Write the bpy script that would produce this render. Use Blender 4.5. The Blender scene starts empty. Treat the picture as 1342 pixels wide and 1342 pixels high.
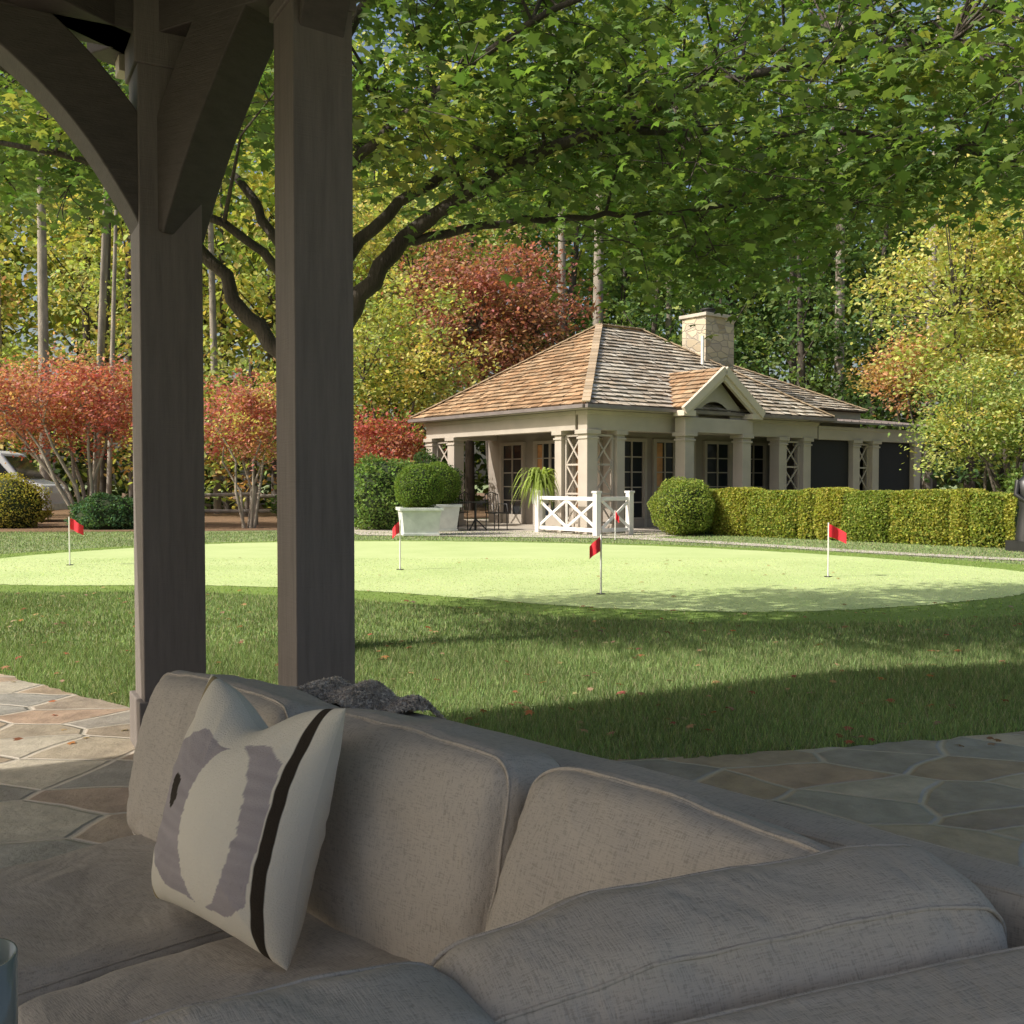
import bpy, bmesh, math, random
import numpy as np
from mathutils import Vector, Matrix, noise
random.seed(7); rng=np.random.default_rng(7)
S=bpy.context.scene
col=S.collection

# ------------------------------------------------------------------ materials
def newmat(name):
    m=bpy.data.materials.new(name); m.use_nodes=True
    nt=m.node_tree; return m,nt,nt.nodes['Principled BSDF']
def N(nt,t,**k):
    n=nt.nodes.new(t)
    for a,b in k.items(): setattr(n,a,b)
    return n
def ramp(nt,src,stops):
    r=N(nt,'ShaderNodeValToRGB'); e=r.color_ramp.elements
    while len(e)<len(stops): e.new(.5)
    for i,(p,c) in enumerate(stops):
        e[i].position=p; e[i].color=(*c,1)
    nt.links.new(src,r.inputs[0]); return r
def coords(nt,scale=(1,1,1),kind='Object'):
    tc=N(nt,'ShaderNodeTexCoord'); mp=N(nt,'ShaderNodeMapping'); mp.inputs['Scale'].default_value=scale
    nt.links.new(tc.outputs[kind],mp.inputs[0]); return mp.outputs[0]
def noise_n(nt,vec,scale,detail=4,rough=.55):
    n=N(nt,'ShaderNodeTexNoise'); n.inputs['Scale'].default_value=scale; n.inputs['Detail'].default_value=detail
    n.inputs['Roughness'].default_value=rough
    nt.links.new(vec,n.inputs['Vector']); return n
def bump(nt,h,bs,strength=.3,dist=.01,prev=None):
    b=N(nt,'ShaderNodeBump'); b.inputs['Strength'].default_value=strength; b.inputs['Distance'].default_value=dist
    nt.links.new(h,b.inputs['Height'])
    if prev: nt.links.new(prev.outputs[0],b.inputs['Normal'])
    nt.links.new(b.outputs[0],bs.inputs['Normal']); return b
def plain(name,c,rough=.6,var=.25,scale=3,bs_=.15,metal=0,mscale=(1,1,1),dist=.01):
    m,nt,b=newmat(name); v=coords(nt,mscale); n=noise_n(nt,v,scale,4)
    r=ramp(nt,n.outputs[0],[(.3,tuple(x*(1-var) for x in c)),(.7,tuple(min(1,x*(1+var)) for x in c))])
    nt.links.new(r.outputs[0],b.inputs['Base Color']); b.inputs['Roughness'].default_value=rough; b.inputs['Metallic'].default_value=metal
    n2=noise_n(nt,v,scale*9,3); bump(nt,n2.outputs[0],b,bs_,dist); return m
def attrmat(name,rough=.6,transl=0,spec=.3,bscale=0,tint=(1.3,1.35,.5)):
    m,nt,b=newmat(name); a=N(nt,'ShaderNodeAttribute'); a.attribute_name='Col'
    nt.links.new(a.outputs['Color'],b.inputs['Base Color']); b.inputs['Roughness'].default_value=rough
    b.inputs['Specular IOR Level'].default_value=spec
    if bscale:
        v=coords(nt); n=noise_n(nt,v,bscale,4); bump(nt,n.outputs[0],b,.4,.01)
    return m
def leafmat(name,transl,tint=(1.25,1.3,.6),gloss=0):
    m=bpy.data.materials.new(name); m.use_nodes=True; nt=m.node_tree; nt.nodes.remove(nt.nodes['Principled BSDF'])
    a=N(nt,'ShaderNodeAttribute'); a.attribute_name='Col'
    d=N(nt,'ShaderNodeBsdfDiffuse'); t=N(nt,'ShaderNodeBsdfTranslucent'); mx=N(nt,'ShaderNodeMixShader'); mx.inputs[0].default_value=transl
    mul=N(nt,'ShaderNodeMix',data_type='RGBA',blend_type='MULTIPLY'); mul.inputs[0].default_value=1
    nt.links.new(a.outputs['Color'],mul.inputs[6]); mul.inputs[7].default_value=(*tint,1)
    nt.links.new(mul.outputs[2],t.inputs[0]); nt.links.new(a.outputs['Color'],d.inputs[0])
    nt.links.new(d.outputs[0],mx.inputs[1]); nt.links.new(t.outputs[0],mx.inputs[2]); out=mx
    if gloss:
        g=N(nt,'ShaderNodeBsdfGlossy'); g.inputs['Roughness'].default_value=.45; g.inputs[0].default_value=(.6,.65,.6,1)
        m2=N(nt,'ShaderNodeMixShader'); m2.inputs[0].default_value=gloss; nt.links.new(mx.outputs[0],m2.inputs[1]); nt.links.new(g.outputs[0],m2.inputs[2]); out=m2
    nt.links.new(out.outputs[0],nt.nodes['Material Output'].inputs[0]); return m
M_leaf=leafmat('foliage_leaf',.4)
M_mapleleaf=leafmat('maple_leaf',.5,(1.35,1.4,.6),gloss=.08)
M_grassblade=leafmat('grass_blade',.25,(1.2,1.3,.7))
M_dryleaf=leafmat('dry_leaf',.15,(1,1,1))
M_shingle=attrmat('cedar_shingle',.6,0,.4,bscale=25)
M_bark=plain('bark',(.085,.07,.056),.9,.4,6,.7,mscale=(1,1,.3),dist=.03)
M_barklight=plain('bark_light',(.30,.26,.21),.9,.35,5,.6,mscale=(1,1,.3),dist=.03)
M_core=plain('shrub_core',(.03,.045,.015),.95)
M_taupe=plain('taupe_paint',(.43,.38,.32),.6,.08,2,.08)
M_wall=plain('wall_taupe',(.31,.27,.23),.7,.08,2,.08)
M_trim=plain('cream_trim',(.58,.51,.41),.55,.06,2,.05)
M_white=plain('white_paint',(.76,.74,.70),.5,.08,4,.1)
M_darkmetal=plain('dark_metal',(.02,.02,.02),.4,.2,8,.05)
M_metalroof=plain('metal_roof',(.22,.19,.18),.4,.15,3,.05,metal=.3)
M_copper=plain('copper',(.45,.17,.09),.4,.2,5,.05,metal=.4)
M_screen=plain('porch_screen',(.012,.012,.013),.8,.1,3,.02)
M_terrace=plain('terrace_stone',(.50,.45,.38),.8,.2,2.5,.2)
M_red=plain('red_flag_cloth',(.72,.02,.04),.6,.1,5,.05)
M_curtain=plain('curtain',(.55,.28,.12),.8,.2,6,.1)
M_vanpaint=plain('van_paint',(.75,.76,.78),.25,.03,2,0.0)
M_tyre=plain('tyre',(.02,.02,.02),.8,.1,5,.1)
M_zinc=plain('planter_paint',(.62,.65,.60),.55,.12,5,.1)
m,nt,b=newmat('dark_glass'); b.inputs['Base Color'].default_value=(.02,.025,.03,1); b.inputs['Roughness'].default_value=.08; M_glass=m
m,nt,b=newmat('frosted_glass'); b.inputs['Base Color'].default_value=(.55,.62,.56,1); b.inputs['Roughness'].default_value=.12; b.inputs['Transmission Weight'].default_value=.55; M_clear=m

def wood(name,c,sc):
    m,nt,b=newmat(name); v=coords(nt,sc); n=noise_n(nt,v,5,7,.65)
    r=ramp(nt,n.outputs[0],[(.25,tuple(x*.75 for x in c)),(.5,c),(.75,tuple(x*1.2 for x in c))])
    nt.links.new(r.outputs[0],b.inputs['Base Color']); b.inputs['Roughness'].default_value=.62
    n1=noise_n(nt,v,30,4); b1=bump(nt,n1.outputs[0],b,.35,.006)
    v2=coords(nt,(2,2,60)); n2=noise_n(nt,v2,3,3); bump(nt,n2.outputs[0],b,.4,.006,b1); return m
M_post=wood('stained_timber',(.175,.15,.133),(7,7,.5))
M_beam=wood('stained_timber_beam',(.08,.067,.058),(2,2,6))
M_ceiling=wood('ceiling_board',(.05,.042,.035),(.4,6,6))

def stone_mat():
    m,nt,b=newmat('flagstone'); v=coords(nt)
    nd=noise_n(nt,v,1.5,2)
    sub=N(nt,'ShaderNodeVectorMath',operation='SCALE'); sub.inputs['Scale'].default_value=.16
    nt.links.new(nd.outputs['Color'],sub.inputs[0])
    ad=N(nt,'ShaderNodeVectorMath',operation='ADD'); nt.links.new(v,ad.inputs[0]); nt.links.new(sub.outputs[0],ad.inputs[1])
    sc=N(nt,'ShaderNodeMapping'); sc.inputs['Scale'].default_value=(2.0,3.0,0); sc.inputs['Rotation'].default_value=(0,0,.35)
    nt.links.new(ad.outputs[0],sc.inputs[0])
    vo=N(nt,'ShaderNodeTexVoronoi',feature='F1'); vo.inputs['Scale'].default_value=1; vo.voronoi_dimensions='2D'
    ve=N(nt,'ShaderNodeTexVoronoi',feature='DISTANCE_TO_EDGE'); ve.inputs['Scale'].default_value=1; ve.voronoi_dimensions='2D'
    for q in (vo,ve): nt.links.new(sc.outputs[0],q.inputs['Vector'])
    se=N(nt,'ShaderNodeSeparateColor'); nt.links.new(vo.outputs['Color'],se.inputs[0])
    r=ramp(nt,se.outputs[0],[(0,(.31,.25,.19)),(.18,(.50,.44,.34)),(.32,(.37,.28,.20)),(.46,(.31,.30,.28)),(.6,(.56,.50,.40)),(.74,(.26,.25,.24)),(.86,(.42,.30,.22)),(1,(.52,.45,.35))])
    nn=noise_n(nt,v,6,7,.68); rr=ramp(nt,nn.outputs[0],[(.3,(.62,.60,.58)),(.68,(1.12,1.1,1.06))])
    mul=N(nt,'ShaderNodeMix',data_type='RGBA',blend_type='MULTIPLY'); mul.inputs[0].default_value=1
    nt.links.new(r.outputs[0],mul.inputs[6]); nt.links.new(rr.outputs[0],mul.inputs[7])
    er=ramp(nt,ve.outputs['Distance'],[(.014,(0,0,0)),(.045,(1,1,1))])
    mix=N(nt,'ShaderNodeMix',data_type='RGBA'); nt.links.new(er.outputs[0],mix.inputs[0])
    mix.inputs[6].default_value=(.45,.40,.33,1); nt.links.new(mul.outputs[2],mix.inputs[7])
    nt.links.new(mix.outputs[2],b.inputs['Base Color']); b.inputs['Roughness'].default_value=.5
    b1=bump(nt,er.outputs[0],b,.8,.012); bump(nt,nn.outputs[0],b,.7,.025,b1); return m
M_stone=stone_mat()
def ground_mat(name,c1,c2,c3,s1,s2,bstr=.6,bd=.03,lo=.35,hi=.65):
    m,nt,b=newmat(name); v=coords(nt); n=noise_n(nt,v,s1,5,.6); n2=noise_n(nt,v,s2,4,.7)
    r=ramp(nt,n.outputs[0],[(lo,c1),(hi,c2)]); r2=ramp(nt,n2.outputs[0],[(.42,(0,0,0)),(.7,(1,1,1))])
    mix=N(nt,'ShaderNodeMix',data_type='RGBA'); nt.links.new(r2.outputs[0],mix.inputs[0])
    nt.links.new(r.outputs[0],mix.inputs[6]); mix.inputs[7].default_value=(*c3,1)
    nt.links.new(mix.outputs[2],b.inputs['Base Color']); b.inputs['Roughness'].default_value=.85
    b.inputs['Specular IOR Level'].default_value=.15
    bump(nt,n2.outputs[0],b,bstr,bd); return m
M_lawn=ground_mat('lawn_grass',(.17,.22,.09),(.24,.30,.13),(.34,.38,.20),.6,28)
M_green=ground_mat('putting_turf',(.40,.52,.19),(.52,.61,.27),(.57,.64,.32),.55,60,.25,.012,.3,.62)
M_fringe=ground_mat('fringe_turf_mat',(.15,.23,.045),(.20,.29,.06),(.25,.34,.10),.8,35,.5,.03)
M_mulch=ground_mat('leaf_mulch',(.12,.08,.05),(.19,.125,.08),(.33,.21,.12),.8,12)
def fabric(name,c):
    m,nt,b=newmat(name); v=coords(nt)
    n=noise_n(nt,v,3.5,3); r=ramp(nt,n.outputs[0],[(.3,tuple(x*.93 for x in c)),(.7,tuple(x*1.06 for x in c))])
    va=coords(nt,(420,50,50)); vb=coords(nt,(50,420,420)); na=noise_n(nt,va,1,2); nb=noise_n(nt,vb,1,2)
    ad=N(nt,'ShaderNodeMath',operation='ADD'); nt.links.new(na.outputs[0],ad.inputs[0]); nt.links.new(nb.outputs[0],ad.inputs[1])
    rr=ramp(nt,ad.outputs[0],[(.75,(.74,.74,.74)),(1.0,(1,1,1))]); 
    mul=N(nt,'ShaderNodeMix',data_type='RGBA',blend_type='MULTIPLY'); mul.inputs[0].default_value=1
    nt.links.new(r.outputs[0],mul.inputs[6]); nt.links.new(rr.outputs[0],mul.inputs[7])
    nt.links.new(mul.outputs[2],b.inputs['Base Color'])
    b.inputs['Roughness'].default_value=.9; b.inputs['Specular IOR Level'].default_value=.2
    b1=bump(nt,ad.outputs[0],b,.45,.002)
    nw=noise_n(nt,v,6,3); nw.inputs['Distortion'].default_value=.8; bump(nt,nw.outputs[0],b,.45,.03,b1); return m
M_fabric=fabric('linen_upholstery',(.53,.475,.405))
M_pillow=attrmat('pillow_print',.85,0,.15,bscale=300)
M_knit=plain('knit_wool',(.42,.37,.32),.95,.4,40,.5)

# ------------------------------------------------------------------ mesh builder
class MB:
    def __init__(s): s.V=[];s.F=[];s.M=[];s.C=[];s.S=[]
    def add(s,v,f,mat=0,c=(1,1,1),smooth=False):
        o=len(s.V); s.V+= [tuple(p) for p in v]; s.C+=[c]*len(v)
        for q in f: s.F.append([i+o for i in q]); s.M.append(mat); s.S.append(smooth)
    def box(s,c,d,mat=0,rz=0,R=None,cc=(1,1,1)):
        R=R or Matrix.Rotation(rz,3,'Z'); c=Vector(c)
        v=[c+R@Vector((x*d[0]/2,y*d[1]/2,z*d[2]/2)) for x in(-1,1) for y in(-1,1) for z in(-1,1)]
        s.add(v,[(0,1,3,2),(4,6,7,5),(0,4,5,1),(2,3,7,6),(0,2,6,4),(1,5,7,3)],mat,cc)
    def bb(s,lo,hi,mat=0): s.box([(a+b)/2 for a,b in zip(lo,hi)],[b-a for a,b in zip(lo,hi)],mat)
    def beam(s,p0,p1,w,h,mat=0):
        p0=Vector(p0);p1=Vector(p1);d=(p1-p0);L=d.length;d.normalize()
        up=Vector((0,0,1)) if abs(d.z)<.95 else Vector((0,1,0))
        x=d.cross(up).normalized(); z=x.cross(d)
        R=Matrix((x,d,z)).transposed(); s.box((p0+p1)/2,(w,L,h),mat,R=R)
    def tube(s,pts,rad,n=8,mat=0,c=(1,1,1),cap=True):
        pts=[Vector(p) for p in pts]; vs=[];prev=None
        for i,p in enumerate(pts):
            t=(pts[min(i+1,len(pts)-1)]-pts[max(i-1,0)]).normalized()
            if prev is None: prev=t.orthogonal().normalized()
            x=(prev-t*prev.dot(t)).normalized(); prev=x; y=t.cross(x)
            r=rad[i] if hasattr(rad,'__len__') else rad
            for k in range(n):
                a=2*math.pi*k/n; vs.append(p+x*math.cos(a)*r+y*math.sin(a)*r)
        fs=[]
        for i in range(len(pts)-1):
            for k in range(n):
                fs.append((i*n+k,i*n+(k+1)%n,(i+1)*n+(k+1)%n,(i+1)*n+k))
        s.add(vs,fs,mat,c,True)
        if cap: s.add(vs[:n],[tuple(range(n))[::-1]],mat,c); s.add(vs[-n:],[tuple(range(n))],mat,c)
    def build(s,name,mats,parent=None,loc=None,rz=0,bevel=0,usecol=False):
        me=bpy.data.meshes.new(name); me.from_pydata(s.V,[],s.F)
        for m in mats: me.materials.append(m)
        me.polygons.foreach_set('material_index',s.M); me.polygons.foreach_set('use_smooth',s.S)
        if usecol:
            a=me.color_attributes.new('Col','FLOAT_COLOR','POINT')
            a.data.foreach_set('color',np.array([(*c,1) for c in s.C],dtype=np.float32).ravel())
        me.update(); o=bpy.data.objects.new(name,me); col.objects.link(o)
        if parent: o.parent=parent
        if loc: o.location=loc
        o.rotation_euler[2]=rz
        if bevel:
            b=o.modifiers.new('b','BEVEL'); b.width=bevel; b.segments=2; b.limit_method='ANGLE'
        return o
def empty(name,loc=(0,0,0),rz=0):
    e=bpy.data.objects.new(name,None); col.objects.link(e); e.location=loc; e.rotation_euler[2]=rz; return e

MAPLE=np.array([(0,-.5),(.18,-.32),(.5,-.35),(.36,-.08),(.55,.18),(.22,.16),(.0,.6),(-.22,.16),(-.55,.18),(-.36,-.08),(-.5,-.35),(-.18,-.32)])
OVAL=np.array([(0,-.5),(.28,-.12),(.22,.2),(0,.5),(-.22,.2),(-.28,-.12)])
QUAD=np.array([(0,-.5),(.36,.05),(0,.5),(-.36,-.05)])
class Leaves:
    def __init__(s): s.c=[];s.s=[];s.k=[];s.up=[]
    def add(s,c,size,colr,cv=.25,up=.5,hue=.12):
        n=len(c); 
        if n==0: return
        s.c.append(c); s.s.append(size*rng.uniform(.65,1.25,n))
        k=np.array(colr)[None,:]*rng.uniform(1-cv,1+cv,(n,1))*rng.uniform(1-hue,1+hue,(n,3)); s.k.append(k); s.up.append(np.full(n,up))
    def build(s,name,T,mat,parent=None,extra=None):
        c=np.concatenate(s.c);sz=np.concatenate(s.s);k=np.concatenate(s.k);up=np.concatenate(s.up);n=len(c)
        nm=rng.normal(size=(n,3)); nm/=np.linalg.norm(nm,axis=1)[:,None]; nm[:,2]=np.abs(nm[:,2])
        nm=nm*(1-up[:,None])+np.array([0,0,1.])*up[:,None]; nm/=np.linalg.norm(nm,axis=1)[:,None]
        a=rng.normal(size=(n,3)); e1=np.cross(nm,a); e1/=np.linalg.norm(e1,axis=1)[:,None]; e2=np.cross(nm,e1)
        K=len(T); r2=(T**2).sum(1)
        P=c[:,None,:]+sz[:,None,None]*(T[None,:,0,None]*e1[:,None,:]+T[None,:,1,None]*e2[:,None,:]-(.5*r2)[None,:,None]*nm[:,None,:])
        return rawmesh(name,P.reshape(-1,3),K,n,np.repeat(k,K,axis=0),mat,parent)
def rawmesh(name,P,K,n,cols,mat,parent=None):
    me=bpy.data.meshes.new(name); me.vertices.add(n*K); me.vertices.foreach_set('co',P.astype(np.float32).ravel())
    me.loops.add(n*K); me.loops.foreach_set('vertex_index',np.arange(n*K,dtype=np.int32))
    me.polygons.add(n); me.polygons.foreach_set('loop_start',np.arange(0,n*K,K,dtype=np.int32)); me.polygons.foreach_set('loop_total',np.full(n,K,dtype=np.int32))
    me.update(calc_edges=True)
    at=me.color_attributes.new('Col','FLOAT_COLOR','POINT')
    cc=np.ones((n*K,4),dtype=np.float32); cc[:,:3]=np.clip(cols,0,1); at.data.foreach_set('color',cc.ravel())
    me.materials.append(mat); o=bpy.data.objects.new(name,me); col.objects.link(o)
    if parent: o.parent=parent
    return o
def clumps(center,rad,ncl,nper,cr,shell=.5):
    d=rng.normal(size=(ncl,3)); d/=np.linalg.norm(d,axis=1)[:,None]
    r=rng.uniform(shell,1,(ncl,1)); cc=np.array(center)+d*r*np.array(rad)
    p=cc[:,None,:]+rng.normal(size=(ncl,nper,3))*np.array([cr,cr,cr*.55])*rng.uniform(.6,1.3,(ncl,1,1))
    return cc,p
def inpoly(x,y,poly):
    r=np.zeros(len(x),bool); n=len(poly)
    for i in range(n):
        x1,y1=poly[i];x2,y2=poly[(i+1)%n]
        if y1==y2: continue
        c=((y1>y)!=(y2>y))&(x<(x2-x1)*(y-y1)/(y2-y1)+x1); r^=c
    return r
def smoothpoly(pts,closed=True,n=8,jit=0):
    out=[];L=len(pts)
    for i in range(L if closed else L-1):
        g=lambda j: np.array(pts[j%L] if closed else pts[max(0,min(L-1,j))],float)
        p0,p1,p2,p3=g(i-1),g(i),g(i+1),g(i+2)
        for k in range(n):
            t=k/n; q=.5*((2*p1)+(-p0+p2)*t+(2*p0-5*p1+4*p2-p3)*t*t+(-p0+3*p1-3*p2+p3)*t**3)
            if jit: q=q+rng.normal(size=2)*jit
            out.append(tuple(q))
    if not closed: out.append(tuple(pts[-1]))
    return out
def sheet(name,poly,z,mat,thick=0):
    bm=bmesh.new(); vs=[bm.verts.new((x,y,z)) for x,y in poly]; f=bm.faces.new(vs); f.normal_update()
    if f.normal.z<0: f.normal_flip()
    if thick:
        r=bmesh.ops.extrude_face_region(bm,geom=[f]); 
        for v in [g for g in r['geom'] if isinstance(g,bmesh.types.BMVert)]: v.co.z+=thick
    me=bpy.data.meshes.new(name); bmesh.ops.triangulate(bm,faces=bm.faces[:]); bm.to_mesh(me); bm.free(); me.materials.append(mat)
    o=bpy.data.objects.new(name,me); col.objects.link(o); return o

# ------------------------------------------------------------------ ground
sheet('lawn',[(-250,-60),(250,-60),(250,300),(-250,300)],0,M_lawn)
edge=smoothpoly([(-9,10.6),(-5,8.2),(-3.36,6.75),(-2.13,5.74),(-1.0,5.05),(0,4.72),(.55,4.68),(1.25,4.83),(2.62,5.22),(5,6.1),(9,8.2)],False,16,.014)
patio=edge+[(9,-6),(-9,-6)]
sheet('flagstone_patio',patio,.004,M_stone,.012)
greenp=smoothpoly([(-8.3,14.2),(-6.3,12.7),(-3.8,12.6),(-1.8,12.0),(-.6,11.3),(.61,10.5),(1.57,10.15),(2.46,10.05),(3.5,10.25),(4.9,10.95),(6.1,11.9),(7.1,13.1),(7.2,14.6),(5.7,17.5),(3.4,19.8),(.47,21.3),(-2.8,21.8),(-5.9,21.0),(-7.9,18.6),(-8.6,16.2)],n=24,jit=.02)
fr=smoothpoly([(-9.2,13.4),(-6.6,11.9),(-3.8,11.8),(-2.0,11.2),(-.9,10.6),(.3,9.8),(1.4,9.4),(2.6,9.25),(4.0,9.45),(5.6,10.1),(7.2,11.1),(8.9,12.6),(8.5,14.6),(6.3,18.0),(3.7,20.3),(.5,21.7),(-2.9,22.2),(-6.2,21.4),(-8.4,19.1),(-9.5,16.2)])
sheet('fringe_turf',fr,.008,M_fringe); sheet('putting_green',greenp,.012,M_green)
sheet('stone_path',smoothpoly([(2.3,23.1),(4.5,20.6),(6.5,18.1),(9.0,15.9),(12,13.8),(12.3,14.2),(9.3,16.3),(6.95,18.5),(4.95,21.1),(2.9,23.6)]),.012,M_terrace)
sheet('house_terrace',[(-3.6,24.2),(2.5,22.9),(5.3,24.9),(16,33),(10,40),(-6,32)],.014,M_terrace)
sheet('leaf_mulch_bed',smoothpoly([(-60,30),(-25,26),(-15,25.6),(-9,26.2),(-5,27),(-3.8,26.5),(-5.5,31),(0,36),(10,42),(16,34),(14,24),(20,21),(60,24),(120,100),(-120,100)]),.006,M_mulch)

def blades(n,y0,y1,h,w,colr=(.235,.31,.125),mode=0,z=0):
    y=rng.uniform(y0,y1,n*2); x=rng.uniform(-1,1,n*2)*(.58*y1)
    k=(np.abs(x)<.58*y+.3)&~inpoly(x,y,patio)
    if mode==1: k&=inpoly(x,y,fr)&~inpoly(x,y,greenp)
    elif mode==2: k&=inpoly(x,y,greenp)
    else: k&=~inpoly(x,y,fr)
    x=x[k][:n];y=y[k][:n];m=len(x)
    H=h*rng.uniform(.5,1.25,m); a=rng.uniform(0,6.283,m); ln=rng.uniform(.1,.8,m)*H; b=rng.uniform(0,6.283,m)
    P=np.zeros((m,3,3)); P[:,0]=np.stack([x-w*np.cos(a),y-w*np.sin(a),np.full(m,z)],1); P[:,1]=np.stack([x+w*np.cos(a),y+w*np.sin(a),np.full(m,z)],1)
    P[:,2]=np.stack([x+ln*np.cos(b),y+ln*np.sin(b),H+z],1)
    patch=1+.18*np.sin(x*2.1+np.sin(y*1.7))*np.sin(y*1.9+x*.6)
    base=np.array(colr)*rng.uniform(.55,1.45,(m,1))*patch[:,None]*rng.uniform(.88,1.12,(m,3))
    if mode!=2:
        dry=rng.random(m)<.1; base[dry]=np.array([.44,.40,.25])*rng.uniform(.6,1.2,(dry.sum(),1))
    return P,base
parts=[blades(140000,4.4,8,.05,.0028),blades(100000,8,13,.042,.005),blades(60000,13,26,.035,.009),
       blades(60000,9,22,.020,.006,(.20,.29,.07),1,.006),blades(50000,9.9,17,.010,.006,(.52,.61,.29),2,.010)]
P=np.concatenate([p[0] for p in parts]);C=np.concatenate([p[1] for p in parts])
rawmesh('grass',P.reshape(-1,3),3,len(P),np.repeat(C,3,axis=0),M_grassblade)
fl=Leaves(); 
yy=4.9+rng.random(330)**1.3*7; xx=rng.uniform(-1,1,330)*.56*yy; k=~inpoly(xx,yy,greenp)
pts=np.stack([xx,yy,np.where(inpoly(xx,yy,patio),.022,.04)],1)[k]; h=len(pts)//2
fl.add(pts[:h],.055,(.32,.13,.07),.4,.75,.25); fl.add(pts[h:],.05,(.38,.26,.15),.4,.75,.2)
yy=rng.uniform(9.5,17,50); xx=rng.uniform(-5,5,50); fl.add(np.stack([xx,yy,np.full(50,.03)],1),.05,(.33,.24,.10),.4,.8)
fl.build('fallen_leaves',MAPLE,M_dryleaf)

# ------------------------------------------------------------------ pavilion
e=empty('timber_pavilion')
P1=Vector((-1.66,4.95)); P2=Vector((-.865,4.5))
def post(name,p,s,rz,ztop,zj,plinth=True):
    m=MB(); m.box((0,0,ztop/2),(s,s,ztop),0)
    if plinth: m.box((0,0,.125),(s+.05,s+.05,.25),0)
    m.box((0,0,zj+.3),(s+.03,s+.03,.6),0)
    return m.build(name,[M_post],e,(p.x,p.y,.016),rz,bevel=.006)
post('corner_post',P1,.285,math.radians(28),3.6,3.2)
post('side_post',P2,.265,math.radians(30),3.7,3.29,False)
def brace(name,p,dr,prof,w=.2,d=.25):
    m=MB(); dr=Vector((*dr,0)).normalized(); sd=Vector((-dr.y,dr.x,0)); vs=[]; L=smoothpoly(prof,False,6)
    for i,q in enumerate(L):
        a=Vector(L[max(i-1,0)]);b=Vector(L[min(i+1,len(L)-1)]); t=(b-a).normalized(); n=Vector((-t.y,t.x))
        for sn,sw in((-1,-1),(1,-1),(1,1),(-1,1)):
            o=Vector(q)+n*sn*d/2; vs.append(Vector((p.x,p.y,0))+dr*o.x+Vector((0,0,o.y))+sd*sw*w/2)
    fs=[(i*4+k,i*4+(k+1)%4,(i+1)*4+(k+1)%4,(i+1)*4+k) for i in range(len(L)-1) for k in range(4)]+[(3,2,1,0),tuple(range(len(vs)-4,len(vs)))]
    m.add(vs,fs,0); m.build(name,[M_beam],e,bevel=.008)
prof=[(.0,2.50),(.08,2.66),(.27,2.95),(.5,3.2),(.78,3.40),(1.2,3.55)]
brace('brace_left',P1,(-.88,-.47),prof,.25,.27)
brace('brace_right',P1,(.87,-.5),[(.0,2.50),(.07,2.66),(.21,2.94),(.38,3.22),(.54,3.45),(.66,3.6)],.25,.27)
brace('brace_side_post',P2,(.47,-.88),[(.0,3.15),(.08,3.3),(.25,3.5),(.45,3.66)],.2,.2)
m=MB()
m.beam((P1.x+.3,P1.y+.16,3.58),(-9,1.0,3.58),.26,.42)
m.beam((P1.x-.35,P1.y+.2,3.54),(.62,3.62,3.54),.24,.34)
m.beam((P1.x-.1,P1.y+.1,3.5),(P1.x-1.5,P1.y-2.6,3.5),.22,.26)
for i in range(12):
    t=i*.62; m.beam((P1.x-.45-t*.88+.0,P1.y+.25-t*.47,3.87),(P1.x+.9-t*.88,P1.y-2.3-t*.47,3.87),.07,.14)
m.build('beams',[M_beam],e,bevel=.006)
m=MB(); m.box((-1.86,5.12,3.33),(.17,.12,.08),0,rz=.5); m.build('lit_rafter_tail',[M_trim],e,bevel=.004)  # cream colour stands in for light falling on this rafter tail
m=MB()
roofp=[(-9,1.6),(-2.6,5.0),(-1.2,5.35),(1.6,5.35),(2.0,4.4),(2.0,-1.0),(-9,-3.4)]  # unseen roof; outline cut to shade the sofa and let sky light in
v=[(x,y,3.96) for x,y in roofp]+[(x,y,4.12) for x,y in roofp]; n=len(roofp)
m.add(v,[tuple(range(n)),tuple(range(2*n-1,n-1,-1))]+[(i,(i+1)%n,n+(i+1)%n,n+i) for i in range(n)],0); m.build('shade_roof_deck',[M_ceiling],e)
for x,y in((-8.3,-2.8),(1.75,-.75)): post('rear_post',Vector((x,y)),.26,.5,3.9,3.2)

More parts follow.
